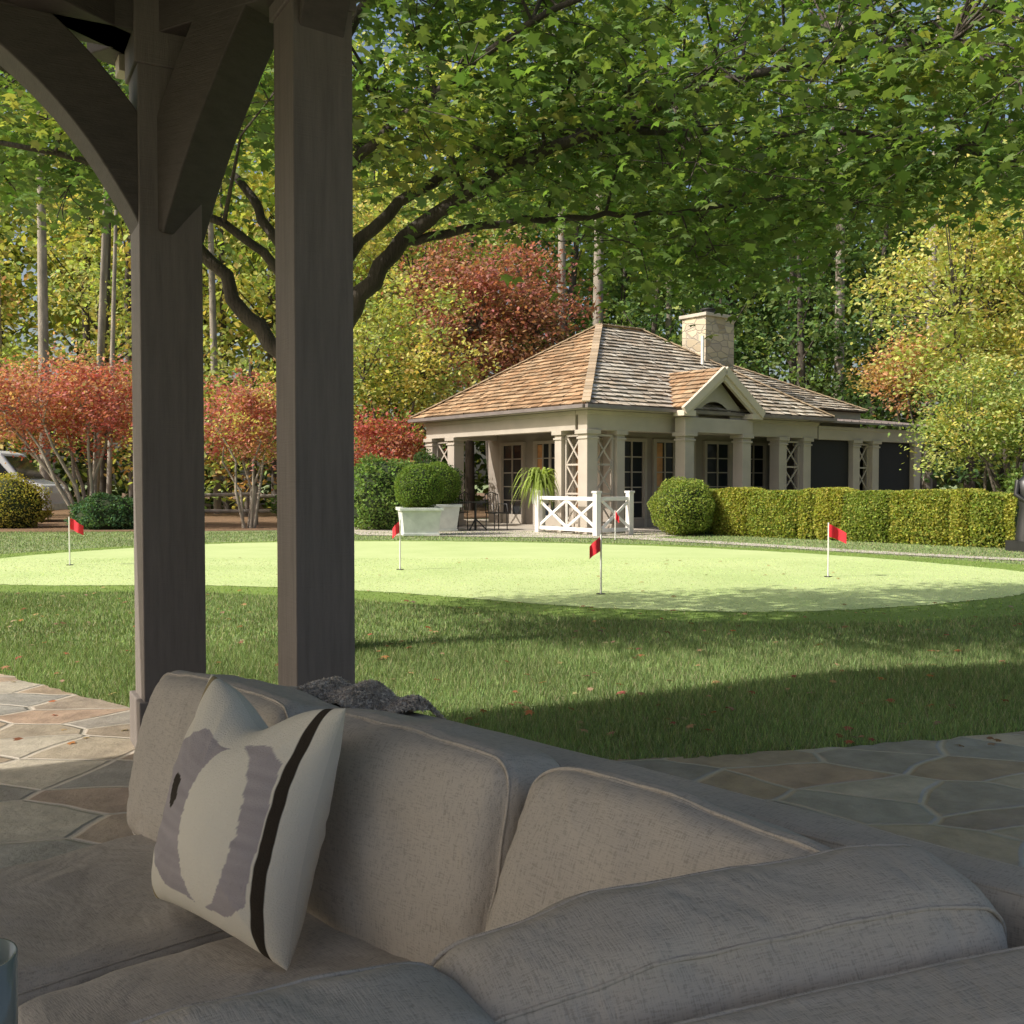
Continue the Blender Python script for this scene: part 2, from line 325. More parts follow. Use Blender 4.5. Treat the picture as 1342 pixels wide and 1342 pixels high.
# ------------------------------------------------------------------ sofa
sofa=empty('sectional_sofa')
def cushion(name,w,t,h,top,ang,lean,bulge=.035,rr=.05,seat=False,seed=0,roll=0,parent=sofa,pipe=True,slump=0,amp=.013):
    bm=bmesh.new(); bmesh.ops.create_cube(bm,size=2)
    bmesh.ops.subdivide_edges(bm,edges=bm.edges[:],cuts=39,use_grid_fill=True)
    hx,hy,hz=w/2,t/2,h/2
    def defo(q):
        nn=noise.noise_vector(q*3.5+Vector((seed*7,seed,0)))*amp+noise.noise_vector(q*12+Vector((seed*3,seed,0)))*amp*.45
        s2=Vector((0,0,0))
        if slump and q.z>0:
            s2.z=-slump*(abs(q.x)/hx)**3*(q.z/hz)
        return q+nn+s2
    for v in bm.verts:
        p=v.co.copy(); p=Vector([math.sin(c*math.pi/2) if abs(c)<1 else c for c in p])
        q=Vector((p.x*hx,p.y*hy,p.z*hz)); r=min(rr,hy*.95)
        inn=Vector((max(-hx+r,min(hx-r,q.x)),max(-hy+r,min(hy-r,q.y)),max(-hz+r,min(hz-r,q.z))))
        d=q-inn
        if d.length>1e-6: q=inn+d.normalized()*r
        if seat: q.z+=(1 if p.z>0 else -1)*abs(p.z)*bulge*(1-p.x**2)*(1-p.y**2)
        else:
            q.y+=p.y*bulge*(1-p.x**4)*(1-p.z**4)
            q.x+=p.x*.012*(1-p.z**2); q.z+=p.z*.012*(1-p.x**2)
            # soft drag creases running in from the corners
            if amp>.006:
                an=math.atan2(p.z,p.x); q.y+=p.y*.006*noise.noise(Vector((an*9,seed*3.1,0)))*min(1,(p.x**2+p.z**2))
        v.co=defo(q)
    me=bpy.data.meshes.new(name); bm.to_mesh(me); bm.free()
    for f in me.polygons: f.use_smooth=True
    me.materials.append(M_fabric); o=bpy.data.objects.new(name,me); col.objects.link(o); o.parent=parent
    off=Vector((0,0,-hz))
    M=Matrix.Translation(Vector(top))@Matrix.Rotation(ang,4,'Z')@Matrix.Rotation(roll,4,'Y')@Matrix.Rotation(lean,4,'X')@Matrix.Translation(off)
    o.matrix_local=M
    if pipe:
        mp=MB()
        for s_ in(-1,1):
            pts=[]
            R=rr*.95
            a_,b_=(hx,hy) if seat else (hx,hz)
            for i in range(120):
                tt=i/120*4; sd_=int(tt); f=tt-sd_; f=2*f-1
                X,Y=[(f,-1),(1,f),(-f,1),(-1,-f)][sd_]
                X=math.sin(X*math.pi/2) if abs(X)<1 else X; Y=math.sin(Y*math.pi/2) if abs(Y)<1 else Y
                X*=a_;Y*=b_; ix=max(-a_+R,min(a_-R,X)); iy=max(-b_+R,min(b_-R,Y)); dv=Vector((X-ix,Y-iy))
                if dv.length>1e-6: dv=dv.normalized()*(R*.80)
                px,py=ix+dv.x,iy+dv.y
                if seat: q=Vector((px,py,s_*(hz-rr*.45+rr*.04)))
                else:
                    q=Vector((px,s_*(hy-min(rr,hy*.95)*.40),py)); q.x+=px/hx*.012*(1-(py/hz)**2); q.z+=py/hz*.012*(1-(px/hx)**2)
                pts.append(defo(q))
            pts.append(pts[0]); mp.tube(pts,.003,6,0,cap=False)
        po=mp.build(name+'_welt',[M_fabric],parent); po.matrix_local=M
    return o
A45=math.radians(-45)
cushion('back_cushion_far',.62,.2,.42,(-.63,2.47,.80),A45,math.radians(-14),seed=1,slump=.01)
cushion('back_cushion_mid',.61,.21,.43,(-.155,2.02,.805),A45,math.radians(-13),seed=2,slump=.008)
cushion('back_cushion_corner',.62,.2,.43,(.315,1.565,.79),A45,math.radians(-22),seed=3,roll=math.radians(2),slump=.015)
A2=math.radians(22)
cushion('back_cushion_wing',.74,.19,.42,(.265,1.20,.796),A2,math.radians(11),seed=4,roll=math.radians(-1.5),bulge=.03,rr=.065,slump=.012)
cushion('back_cushion_near',.56,.2,.42,(-.235,.915,.787),math.radians(34),math.radians(10),seed=5,slump=.03,rr=.065)
d=Vector((.707,-.707,0)); nb=Vector((.707,.707,0))
cushion('frame_back',2.2,.14,.68,(.12,2.03,.735),A45,math.radians(-3),.004,.03,seed=6,amp=.004)
cushion('frame_back_wing',1.9,.15,.68,(.165,.945,.745),A2,math.radians(2),.004,.03,seed=7,amp=.004)
cushion('seat_cushion',1.35,.66,.17,tuple(Vector((-.655,1.83,.455))+d*.69+Vector((.03,.03,0))),A45,0,.012,.05,seat=True,seed=8)
cushion('chaise_cushion',.62,1.1,.17,tuple(Vector((-.655,1.83,.455))-d*.325-nb*.17),A45,0,.012,.05,seat=True,seed=9)
cushion('seat_cushion_wing',1.1,.6,.17,(-.1,1.3,.44),A2,0,.012,.05,seat=True,seed=10)
m=MB(); 
m.box(tuple(Vector((-.655,1.83,.16))+d*.35),(2.0,.62,.22),0,rz=A45)
m.box(tuple(Vector((-.655,1.83,.16))-d*.325-nb*.17),(.58,1.04,.22),0,rz=A45)
m.box((0,1.2,.157),(1.5,.55,.22),0,rz=A2)
m.build('base',[M_fabric],sofa,bevel=.02)

def pillow():
    n=170; u=np.sin(np.linspace(-1,1,n)*math.pi/2*.999); u[0]=-1;u[-1]=1; U,Vv=np.meshgrid(u,u); hw=.215; V=[];Cc=[];F=[]
    for side in(1,-1):
        for j in range(n):
            for i in range(n):
                a=U[j,i];b=Vv[j,i]
                x=hw*a*(1-.10*(1-b*b)); z=1.04*hw*b*(1-.08*(1-a*a)); z0=z
                t=.108*(max(0,(1-a*a)*(1-b*b)))**.45*(1-.15*b)
                chop=.06*math.exp(-(a/.42)**2)*max(0,(b+.2)/1.2)**2; z-=chop
                q=Vector((x,side*-t,z)); nv=noise.noise_vector(Vector((x*6,side,z*6)))*.014*(1-max(abs(a),abs(b))**4)
                cr=.007*noise.noise(Vector((math.atan2(b,a)*7,side*2,0)))*(a*a+b*b)*(1-max(abs(a),abs(b))**6)
                q+=nv; q.y+=cr
                V.append(tuple(q))
                w=noise.noise(Vector((x*9,z0*70,side*3)))*.5
                cream=(.76,.71,.60); mauve=(.40,.36,.36); brown=(.045,.035,.025)
                cc=np.array(cream)
                half=.15-.75*max(0,abs(x-.01)-.10)+.02*w
                if abs(z0+.01)<half and x<.15: cc=np.array(mauve)*(1.0+.35*w)
                e1=((x-.035)/(.072+.012*w))**2+((z0+.01)/(.155+.012*w))**2
                if e1<1: cc=np.array(cream)*1.0
                if ((x+.095)/.018)**2+((z0-.01)/.03)**2<1+w: cc=np.array(brown)
                if abs(a-.84)<.045: cc=np.array(brown)
                if abs(a+.9)<.04: cc=np.array((.36,.29,.15))
                if side<0: cc=np.array((.68,.64,.54))
                Cc.append(tuple(np.clip(cc,0,1)))
        o=0 if side==1 else n*n
        for j in range(n-1):
            for i in range(n-1):
                q=(o+j*n+i,o+j*n+i+1,o+(j+1)*n+i+1,o+(j+1)*n+i); F.append(q if side==1 else q[::-1])
    me=bpy.data.meshes.new('throw_pillow'); me.from_pydata(V,[],F)
    at=me.color_attributes.new('Col','FLOAT_COLOR','POINT'); at.data.foreach_set('color',np.array([(*c,1) for c in Cc],dtype=np.float32).ravel())
    for f in me.polygons: f.use_smooth=True
    me.materials.append(M_pillow); o=bpy.data.objects.new('throw_pillow',me); col.objects.link(o)
    w=Vector((.75,-.66,0)); ang=math.atan2(w.y,w.x)
    o.matrix_world=Matrix.Translation((-.50,1.905,.685))@Matrix.Rotation(ang,4,'Z')@Matrix.Rotation(math.radians(-16),4,'X')@Matrix.Rotation(math.radians(1),4,'Y')
pillow()
# throw blanket
n=14000; a=rng.uniform(-.24,.22,n); cpos=np.array([-.40,2.53,.762]); dd=np.array([.707,-.707,0]);nn=np.array([.707,.707,0])
b=rng.uniform(-.11,.13,n); zz=.022*np.cos(a*9)*np.cos(b*11)+.012*np.sin(a*37+b*20)
base=cpos+a[:,None]*dd+b[:,None]*nn; base[:,2]+=zz-.8*np.maximum(0,b-.08)
P=np.zeros((n,3,3)); r=rng.normal(size=(n,3)); r/=np.linalg.norm(r,axis=1)[:,None]; r2=rng.normal(size=(n,3))*.0035; r[:,2]=np.abs(r[:,2])*.7
P[:,0]=base-r2;P[:,1]=base+r2;P[:,2]=base+r*rng.uniform(.005,.013,(n,1))
bo=rawmesh('throw_blanket',P.reshape(-1,3),3,n,np.repeat(np.array([.62,.55,.48])*rng.uniform(.5,1.35,(n,1)),3,axis=0),M_dryleaf)
m=MB(); gx,gy=24,14; vv=[];ff=[]
for j in range(gy):
    for i in range(gx):
        a_=-.24+.46*i/(gx-1); b_=-.11+.24*j/(gy-1); z_=.022*math.cos(a_*9)*math.cos(b_*11)+.012*math.sin(a_*37+b_*20)
        q=cpos+a_*dd+b_*nn; vv.append((q[0],q[1],q[2]+z_-.8*max(0,b_-.08)))
for j in range(gy-1):
    for i in range(gx-1): ff.append((j*gx+i,j*gx+i+1,(j+1)*gx+i+1,(j+1)*gx+i))
m.add(vv,ff,0,smooth=True); m.build('knit_base',[M_knit],bo)

t=empty('coffee_table'); m=MB()
m.tube([(-.98,1.0,.40),(-.98,1.0,.43)],.34,40,0); m.tube([(-.98,1.0,.02),(-.98,1.0,.40)],.05,16,0); m.tube([(-.98,1.0,.016),(-.98,1.0,.035)],.2,24,0)
m.build('pedestal_top',[M_zinc],t)
m=MB(); m.tube([(-.70,1.29,.432),(-.70,1.29,.44),(-.70,1.29,.5),(-.70,1.29,.69)],[.05,.055,.06,.062],32,0,cap=False); m.tube([(-.70,1.29,.43),(-.70,1.29,.445)],.05,32,0)
o=m.build('glass_hurricane',[M_clear]); sm=o.modifiers.new('s','SOLIDIFY'); sm.thickness=.003

# ------------------------------------------------------------------ flags
def flag(x,y,h,sx,seed):
    m=MB(); m.tube([(x,y,.012),(x,y,h)],.011,8,0); m.tube([(x,y,.012),(x,y,.02)],.054,16,1)
    g=8; vs=[];fs=[]
    for i in range(g+1):
        s_=i/g
        for j in(0,1):
            zc=h-.02-.17*s_*.4; hh=.17*(1-s_*.15)
            vs.append((x+sx*s_*.22,y+.03*math.sin(s_*7+seed)-.03*s_,zc-(hh if j else 0)-.05*s_*s_))
    for i in range(g): fs.append((2*i,2*i+1,2*i+3,2*i+2))
    m.add(vs,fs,2,smooth=True); m.build('golf_flag',[M_white,M_darkmetal,M_red])
for a in [(-6.75,15.6,.75,1,0),(-1.62,14.8,.74,-.5,1),(1.01,11.6,.69,-.6,2),(2.24,22.2,.66,.35,3),(4.24,13.7,.74,1,4)]: flag(*a)

# ------------------------------------------------------------------ pool house
H=empty('pool_house',(1.84,24.9,.014),math.radians(37))
def shingle_face(mb,poly,c0,c1,exp=.21):
    P=[Vector(p) for p in poly]; n=(P[1]-P[0]).cross(P[2]-P[0]).normalized()
    if n.z<0: n=-n
    e1=Vector((0,0,1)).cross(n).normalized(); e2=n.cross(e1)
    if e2.z<0: e2=-e2
    o=P[0]; q=[((p-o).dot(e1),(p-o).dot(e2)) for p in P]
    ys=[a[1] for a in q]; y0,y1=min(ys),max(ys)
    def xr(y):
        y=min(max(y,y0+1e-4),y1-1e-4); xs=[]
        for i in range(len(q)):
            a,b=q[i],q[(i+1)%len(q)]
            if (a[1]-y)*(b[1]-y)<0: xs.append(a[0]+(b[0]-a[0])*(y-a[1])/(b[1]-a[1]))
        return (min(xs),max(xs)) if len(xs)>1 else (0,0)
    y=y0
    while y<y1-.02:
        ya,yb=y,min(y+exp*1.05,y1); la,ra=xr(ya);lb,rb=xr(yb); x=min(la,lb)
        while x<max(ra,rb):
            w=random.uniform(.12,.34); xa=x;xb=min(x+w-.01,max(ra,rb))
            A0,A1=max(xa,la),min(xb,ra);B0,B1=max(xa,lb),min(xb,rb); x+=w
            if A1<=A0 and B1<=B0: continue
            if A1<A0: A0=A1=(B0 if abs(B0-la)<abs(B1-ra) else B1)
            if B1<B0: B0=B1=(A0 if abs(A0-lb)<abs(A1-rb) else A1)
            t=random.random()**1.1; dk=random.uniform(.62,1.14); hgt=random.uniform(.04,.065); jy=random.uniform(-.02,.02)
            c=tuple(min(1,(c0[k]*(1-t)+c1[k]*t)*dk) for k in range(3))
            W=lambda X,Y,Z:o+e1*X+e2*Y+n*Z
            v=[W(A0,ya+jy,hgt),W(A1,ya+jy,hgt),W(B1,yb,.012),W(B0,yb,.012),W(A0,ya+jy,0),W(A1,ya+jy,0)]
            mb.add(v,[(0,1,2,3)],0,c); mb.add([v[4],v[5],v[1],v[0]],[(0,1,2,3)],0,tuple(k*.3 for k in c))
        y+=exp
def hip(mb,a0,a1,b0,b1,ze,zr,r0,r1,br,cl,cr):
    A=(a0,b0,ze);B=(a1,b0,ze);C=(a1,b1,ze);D=(a0,b1,ze);R0=(r0,br,zr);R1=(r1,br,zr)
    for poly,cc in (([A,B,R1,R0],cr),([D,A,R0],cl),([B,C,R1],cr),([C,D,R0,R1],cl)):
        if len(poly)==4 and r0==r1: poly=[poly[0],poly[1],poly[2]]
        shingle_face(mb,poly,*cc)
        mb.add([Vector(p)-Vector((0,0,.03)) for p in poly],[tuple(range(len(poly)))],0,(.1,.06,.03))
    for p,q in((A,R0),(B,R1),(C,R1),(D,R0),(R0,R1)):
        L=(Vector(q)-Vector(p)).length; k=int(L/.25)
        for i in range(k):
            s0=Vector(p).lerp(Vector(q),i/k)+Vector((0,0,.065)); s1=Vector(p).lerp(Vector(q),(i+1.15)/k)+Vector((0,0,.05))
            dk=random.uniform(.7,1.15)
            o0=len(mb.V); mb.beam(s0,s1,.2,.03,0)
            for j in range(o0,len(mb.V)): mb.C[j]=(.48*dk,.37*dk,.25*dk)
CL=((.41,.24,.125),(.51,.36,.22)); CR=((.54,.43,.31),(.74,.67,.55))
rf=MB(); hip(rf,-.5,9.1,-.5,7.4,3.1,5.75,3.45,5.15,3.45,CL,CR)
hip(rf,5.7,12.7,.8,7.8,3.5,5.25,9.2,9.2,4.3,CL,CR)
ga,gz,gh,gb=3.95,3.12,1.10,-.85
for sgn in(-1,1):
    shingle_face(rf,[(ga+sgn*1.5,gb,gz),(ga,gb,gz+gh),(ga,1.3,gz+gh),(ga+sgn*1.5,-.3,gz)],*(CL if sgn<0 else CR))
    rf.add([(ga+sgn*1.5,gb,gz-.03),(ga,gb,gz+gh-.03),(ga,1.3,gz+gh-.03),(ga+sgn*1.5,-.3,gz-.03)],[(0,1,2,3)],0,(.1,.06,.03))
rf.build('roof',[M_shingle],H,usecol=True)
m=MB()
m.bb((-.46,-.46,3.0),(9.06,7.36,3.06),0)
def ent(a0,b0,a1,b1,z0=2.52,z1=2.995,t=.34):
    m.bb((min(a0,a1)-t/2,min(b0,b1)-t/2,z0),(max(a0,a1)+t/2,max(b0,b1)+t/2,z1),0)
    m.bb((min(a0,a1)-t/2-.04,min(b0,b1)-t/2-.04,z1-.1),(max(a0,a1)+t/2+.04,max(b0,b1)+t/2+.04,z1-.004),0)
ent(0,0,8.6,0); ent(0,.44,0,6.9); ent(9.0,0,14.2,0,2.5,2.9); ent(.5,6.9,8.6,6.9)
m.bb((5.8,1.0,2.9),(12.6,7.7,3.48),0)
def column(a,b,w=.36,zt=2.52):
    m.bb((a-w/2,b-w/2,.15),(a+w/2,b+w/2,zt-.1),0); m.bb((a-w/2-.05,b-w/2-.05,0),(a+w/2+.05,b+w/2+.05,.16),0)
    m.bb((a-w/2-.03,b-w/2-.03,zt-.22),(a+w/2+.03,b+w/2+.03,zt-.17),0); m.bb((a-w/2-.06,b-w/2-.06,zt-.1),(a+w/2+.06,b+w/2+.06,zt+.004),0)
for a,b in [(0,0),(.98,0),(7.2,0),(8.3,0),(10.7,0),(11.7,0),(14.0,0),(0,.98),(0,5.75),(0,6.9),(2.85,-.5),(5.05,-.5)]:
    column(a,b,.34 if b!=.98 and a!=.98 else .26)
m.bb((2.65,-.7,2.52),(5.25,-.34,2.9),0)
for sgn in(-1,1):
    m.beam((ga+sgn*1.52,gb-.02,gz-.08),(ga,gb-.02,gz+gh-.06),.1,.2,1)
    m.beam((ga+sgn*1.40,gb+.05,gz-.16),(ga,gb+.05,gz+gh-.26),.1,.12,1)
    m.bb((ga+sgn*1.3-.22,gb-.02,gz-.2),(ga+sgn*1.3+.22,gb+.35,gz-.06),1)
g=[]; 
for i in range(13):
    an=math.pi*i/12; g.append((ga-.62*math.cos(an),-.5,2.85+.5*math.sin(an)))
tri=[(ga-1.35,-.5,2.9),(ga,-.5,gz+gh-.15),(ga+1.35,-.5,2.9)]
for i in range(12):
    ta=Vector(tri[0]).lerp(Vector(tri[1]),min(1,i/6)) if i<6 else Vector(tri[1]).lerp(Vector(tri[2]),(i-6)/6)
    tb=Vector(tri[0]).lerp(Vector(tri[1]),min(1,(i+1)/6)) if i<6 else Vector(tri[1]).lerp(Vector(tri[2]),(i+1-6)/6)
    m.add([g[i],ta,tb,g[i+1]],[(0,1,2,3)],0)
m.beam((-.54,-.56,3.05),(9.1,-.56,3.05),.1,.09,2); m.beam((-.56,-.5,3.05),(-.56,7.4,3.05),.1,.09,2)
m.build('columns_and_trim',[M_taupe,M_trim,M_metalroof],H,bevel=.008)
m=MB()
def lattice(p,q,z0=.25,z1=2.4):
    p=Vector((*p,0));q=Vector((*q,0)); k=3; dz=(z1-z0)/k
    for s_ in(p,q): m.beam(s_+Vector((0,0,z0)),s_+Vector((0,0,z1)),.05,.05,0)
    for i in range(k):
        a=z0+i*dz; zt=Vector((0,0,1))
        m.beam(p+zt*a,q+zt*(a+dz),.03,.04,0); m.beam(q+zt*a,p+zt*(a+dz),.026,.036,0)
    for i in range(k+1): m.beam(p+Vector((0,0,z0+i*dz)),q+Vector((0,0,z0+i*dz)),.045,.045,0)
lattice((.22,0),(.80,0)); lattice((0,.22),(0,.80)); lattice((0,5.97),(0,6.7)); lattice((7.42,0),(8.1,0)); lattice((10.92,0),(11.5,0))
m.build('lattice_panels',[M_taupe],H)
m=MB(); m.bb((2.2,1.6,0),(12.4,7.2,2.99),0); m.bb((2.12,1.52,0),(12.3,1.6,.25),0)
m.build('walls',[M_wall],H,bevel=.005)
m=MB()
def door(ax,c,w,z1=2.35,curt=False,off=0):
    def bx(u0,u1,z0,z1_,d0,d1,mt):
        if ax=='b': m.bb((c+u0,1.6-d1,z0),(c+u1,1.6-d0,z1_),mt)
        else: m.bb((2.2-d1,c+u0,z0),(2.2-d0,c+u1,z1_),mt)
    bx(-w/2-.09,-w/2,0,z1+.09,.001,.09,0); bx(w/2,w/2+.09,0,z1+.09,.001,.09,0); bx(-w/2,w/2,z1,z1+.09,.001,.09,0)
    bx(-w/2,w/2,0,.28,.002,.05,0); bx(-w/2,w/2,.28,z1,.002,.02,1)
    if curt:
        bx(-w/2+.05,-w/2+.3,.3,z1-.02,.021,.026,2); bx(w/2-.3,w/2-.05,.3,z1-.02,.021,.026,2)
    k=4 if w>1.2 else 2
    for i in range(k+1):
        u=-w/2+w*i/k; tt=.045 if i%2==0 else .018; bx(u-tt+(tt if i==0 else 0),u+tt-(tt if i==k else 0),.28,z1-.001,.027,.062,0)
    for i in range(1,5): z=.28+(z1-.28)*i/5; bx(-w/2+.002,w/2-.002,z-.015,z+.015,.03,.055,0)
door('a',2.5,1.0,curt=True); door('a',4.1,1.3,curt=True); door('a',5.9,1.0)
door('b',2.95,.9); door('b',4.6,1.5,curt=True); door('b',6.4,1.0); door('b',8,1.0)
m.build('french_doors',[M_taupe,M_glass,M_curtain],H)
m=MB()
m.add([(8.0,-.5,2.98),(14.7,-.5,2.98),(14.7,3,3.42),(8.0,3,3.42),(8.0,-.5,3.04),(14.7,-.5,3.04),(14.7,3,3.48),(8.0,3,3.48)],[(0,3,2,1),(4,5,6,7),(0,1,5,4),(1,2,6,5),(3,0,4,7),(2,3,7,6)],0)
for i in range(15): a=9.2+.38*i; m.beam((a,-.5,3.055),(a,3,3.495),.03,.035,0)
for a0,a1 in((8.5,10.5),(11.9,13.8)): m.bb((a0,-.02,.1),(a1,.02,2.5),1)
m.bb((14.0,.2,.1),(14.04,5,2.5),1); m.bb((12.45,3.0,0),(14.0,3.1,2.9),1)
m.build('screened_porch',[M_metalroof,M_screen],H)
def stonewall():
    m,nt,b=newmat('fieldstone'); v=coords(nt); sc=N(nt,'ShaderNodeMapping'); sc.inputs['Scale'].default_value=(2.4,2.4,4.5); nt.links.new(v,sc.inputs[0])
    vo=N(nt,'ShaderNodeTexVoronoi',feature='F1'); ve=N(nt,'ShaderNodeTexVoronoi',feature='DISTANCE_TO_EDGE')
    for q in(vo,ve): q.inputs['Scale'].default_value=1.2; nt.links.new(sc.outputs[0],q.inputs['Vector'])
    se=N(nt,'ShaderNodeSeparateColor'); nt.links.new(vo.outputs['Color'],se.inputs[0])
    r=ramp(nt,se.outputs[0],[(0,(.32,.26,.18)),(.4,(.56,.49,.35)),(.7,(.42,.36,.29)),(1,(.58,.49,.35))])
    er=ramp(nt,ve.outputs['Distance'],[(.02,(0,0,0)),(.07,(1,1,1))]); mix=N(nt,'ShaderNodeMix',data_type='RGBA')
    nt.links.new(er.outputs[0],mix.inputs[0]); mix.inputs[6].default_value=(.36,.32,.26,1); nt.links.new(r.outputs[0],mix.inputs[7])
    nt.links.new(mix.outputs[2],b.inputs['Base Color']); b.inputs['Roughness'].default_value=.85; bump(nt,er.outputs[0],b,.7,.03); return m
m=MB(); m.bb((6.35,2.0,2.5),(7.6,2.95,6.15),0); m.bb((6.28,1.93,6.15),(7.67,3.02,6.25),1)
m.tube([(6.98,2.45,6.25),(6.98,2.45,6.42)],.2,14,2); m.tube([(6.98,2.45,6.42),(6.98,2.45,6.46)],.27,14,2); m.tube([(6.0,1.8,4.4),(6.0,1.8,5.5)],.05,8,3)
m.build('chimney',[stonewall(),M_terrace,M_darkmetal,M_white],H,bevel=.01)
m=MB(); m.beam((ga-1.5,-.35,3.2),(ga-.15,1.0,4.12),.13,.02,0); m.build('copper_flashing',[M_copper],H)

m=MB(); cn=Vector((1.98,23.9,.014)); L_=Vector((-.602,.799,0));R_=Vector((.799,.602,0)); Z=Vector((0,0,1))
def xpanel(p,q,k):
    m.beam(p+Z*.12,q+Z*.12,.06,.09,0); m.beam(p+Z*.86,q+Z*.86,.07,.09,0)
    for i in range(k):
        a=p.lerp(q,i/k);b=p.lerp(q,(i+1)/k)
        m.beam(a+Z*.16,b+Z*.82,.035,.07,0); m.beam(b+Z*.16,a+Z*.82,.03,.068,0)
        if i: m.beam(a+Z*.1,a+Z*.84,.05,.06,0)
pL=cn+L_*2.18; pR=cn+R_*1.05
xpanel(cn,pL,2); xpanel(cn+R_*.15,pR,1)
for p in(cn,pL,pR): m.box(p+Z*.5,(.14,.14,1.0),0,rz=math.radians(37)); m.box(p+Z*1.02,(.18,.18,.05),0,rz=math.radians(37))
m.build('white_railing',[M_white],bevel=.006)

def chair(x,y,rz):
    m=MB()
    for a,b in((-.2,-.2),(.2,-.2),(-.2,.2),(.2,.2)): m.tube([(a,b,0),(a*.95,b*.95,.45)],.014,6)
    for a in(-.2,.2): m.tube([(a,.2,.45),(a,.25,.92)],.014,6)
    m.tube([(-.2,.25,.92),(0,.26,.99),(.2,.25,.92)],.014,6)
    for a in(-.12,-.04,.04,.12): m.tube([(a,.2,.45),(a,.25,.94)],.009,5)
    m.box((0,0,.45),(.44,.42,.03)); 
    for a in(-.22,.22): m.tube([(a,.22,.68),(a,-.15,.68),(a,-.2,.45)],.012,6)
    m.build('patio_chair',[M_darkmetal],loc=(x,y,.016),rz=rz)
chair(-.4,26.6,.6); chair(-1.45,27.0,-2.2); 
m=MB(); m.tube([(0,0,.72),(0,0,.74)],.42,28); m.tube([(0,0,0),(0,0,.72)],.03,8)
for k in range(3): a=k*2.1; m.tube([(0,0,.3),(.3*math.cos(a),.3*math.sin(a),0)],.018,6)
m.build('bistro_table',[M_darkmetal],loc=(-.95,26.6,.016))

# ------------------------------------------------------------------ planting
def sphere_core(mb,c,r,mat=0,n=14):
    vs=[];fs=[]
    for j in range(n+1):
        for i in range(n*2):
            a=math.pi*j/n;b=math.pi*i/n; vs.append((c[0]+r[0]*math.sin(a)*math.cos(b),c[1]+r[1]*math.sin(a)*math.sin(b),c[2]+r[2]*math.cos(a)))
    for j in range(n):
        for i in range(2*n): fs.append((j*2*n+i,j*2*n+(i+1)%(2*n),(j+1)*2*n+(i+1)%(2*n),(j+1)*2*n+i))
    mb.add(vs,fs,mat,smooth=True)
def bush(name,c,r,n,size,colr,rough=.05,parent=None,cv=.35):
    m=MB(); sphere_core(m,c,[q*.86 for q in r],0); o=m.build(name,[M_core],parent)
    d=rng.normal(size=(n,3)); d/=np.linalg.norm(d,axis=1)[:,None]; ph=rng.uniform(0,6,3)
    bumpy=1+rough*(np.sin(d[:,0]*7+ph[0])+np.sin(d[:,1]*8+ph[1])+np.sin(d[:,2]*9+ph[2]))/1.5
    p=np.array(c)+d*np.array(r)*bumpy[:,None]*rng.uniform(.86,1.06,(n,1)); p=p[p[:,2]>.02]
    L=Leaves(); L.add(p,size,colr,cv,.15); L.build(name+'_foliage',QUAD,M_leaf,o); return o
def planter(x,y,s=1.0,rz=12):
    p=empty('planter',(x,y,.014),math.radians(rz)); m=MB()
    a,b,h=.40*s,.47*s,.62*s
    v=[(-a,-a,0),(a,-a,0),(a,a,0),(-a,a,0),(-b,-b,h),(b,-b,h),(b,b,h),(-b,b,h)]
    m.add(v,[(3,2,1,0),(0,1,5,4),(1,2,6,5),(2,3,7,6),(3,0,4,7)],0)
    for q in((-1,0),(1,0),(0,-1),(0,1)):
        m.box((q[0]*b,q[1]*b,h),(.09 if q[0] else 2*b+.09,.09 if q[1] else 2*b+.09-.004,.07+.002*abs(q[0])),0)
    m.box((0,0,.03),(2*a+.06,2*a+.06,.06),0); m.box((0,0,h-.06),(2*b-.08,2*b-.08,.04),1)
    m.build('box',[M_zinc,M_mulch],p,bevel=.008)
    bush('boxwood_ball',(0,0,h+.5*s),(.58*s,.58*s,.55*s),9000,.045,(.17,.25,.06),.03,p)
planter(-2.2,24.3); planter(-1.95,26.3,1.05,20)
bush('boxwood_ball',(4.05,24.3,.66),(.74,.74,.68),11000,.055,(.27,.33,.08),.05)
# hedge
m=MB(); h0=Vector((4.7,25.2));h1=Vector((9.9,19.75)); dr=(h1-h0).normalized(); ang=math.atan2(dr.y,dr.x); Ln=(h1-h0).length
mid=(h0+h1)/2; m.box((mid.x,mid.y,.48),(Ln-.1,.74,.96),0,rz=ang); ho=m.build('boxwood_hedge',[M_core])
n=66000; s_=rng.uniform(0,Ln,n); side=rng.random(n); L=Leaves()
cell=s_/.85+.35*np.sin(s_*1.9)+.2*np.sin(s_*3.7+1); fr_=cell-np.floor(cell); lob=np.clip(1-(2*fr_-1)**2,0,1)**.6; idx=np.floor(cell).astype(int)%12
hv=np.array([0,.04,-.02,.03,.05,-.01,.02,.04,-.03,.02,.05,0])[idx]
hh=1.01+.09*lob+hv
zr=rng.random(n); z=np.where(side<.6,zr**.8*hh,hh-rng.random(n)*.06)
prof_=np.clip(1-(np.clip(z/hh,0,1)-.45)**2*.8,0,1)
off=np.where(side<.6,-(.42+.13*lob+.03*np.sin(s_*9+z*7))*prof_+rng.normal(0,.03,n),rng.uniform(-.42,.45,n))
nx,ny=-dr.y,dr.x
if ny<0: nx,ny=-nx,-ny
p=np.stack([h0.x+dr.x*s_+nx*off,h0.y+dr.y*s_+ny*off,z],1)
tonev=np.array([.2,.9,.4,.7,1,.1,.6,.8,.3,.95,.5,.7])[idx]
k=rng.random(n)<tonev; L.add(p[k],.058,(.40,.40,.09),.35,.15); L.add(p[~k],.058,(.26,.32,.075),.35,.15); L.build('foliage',QUAD,M_leaf,ho)

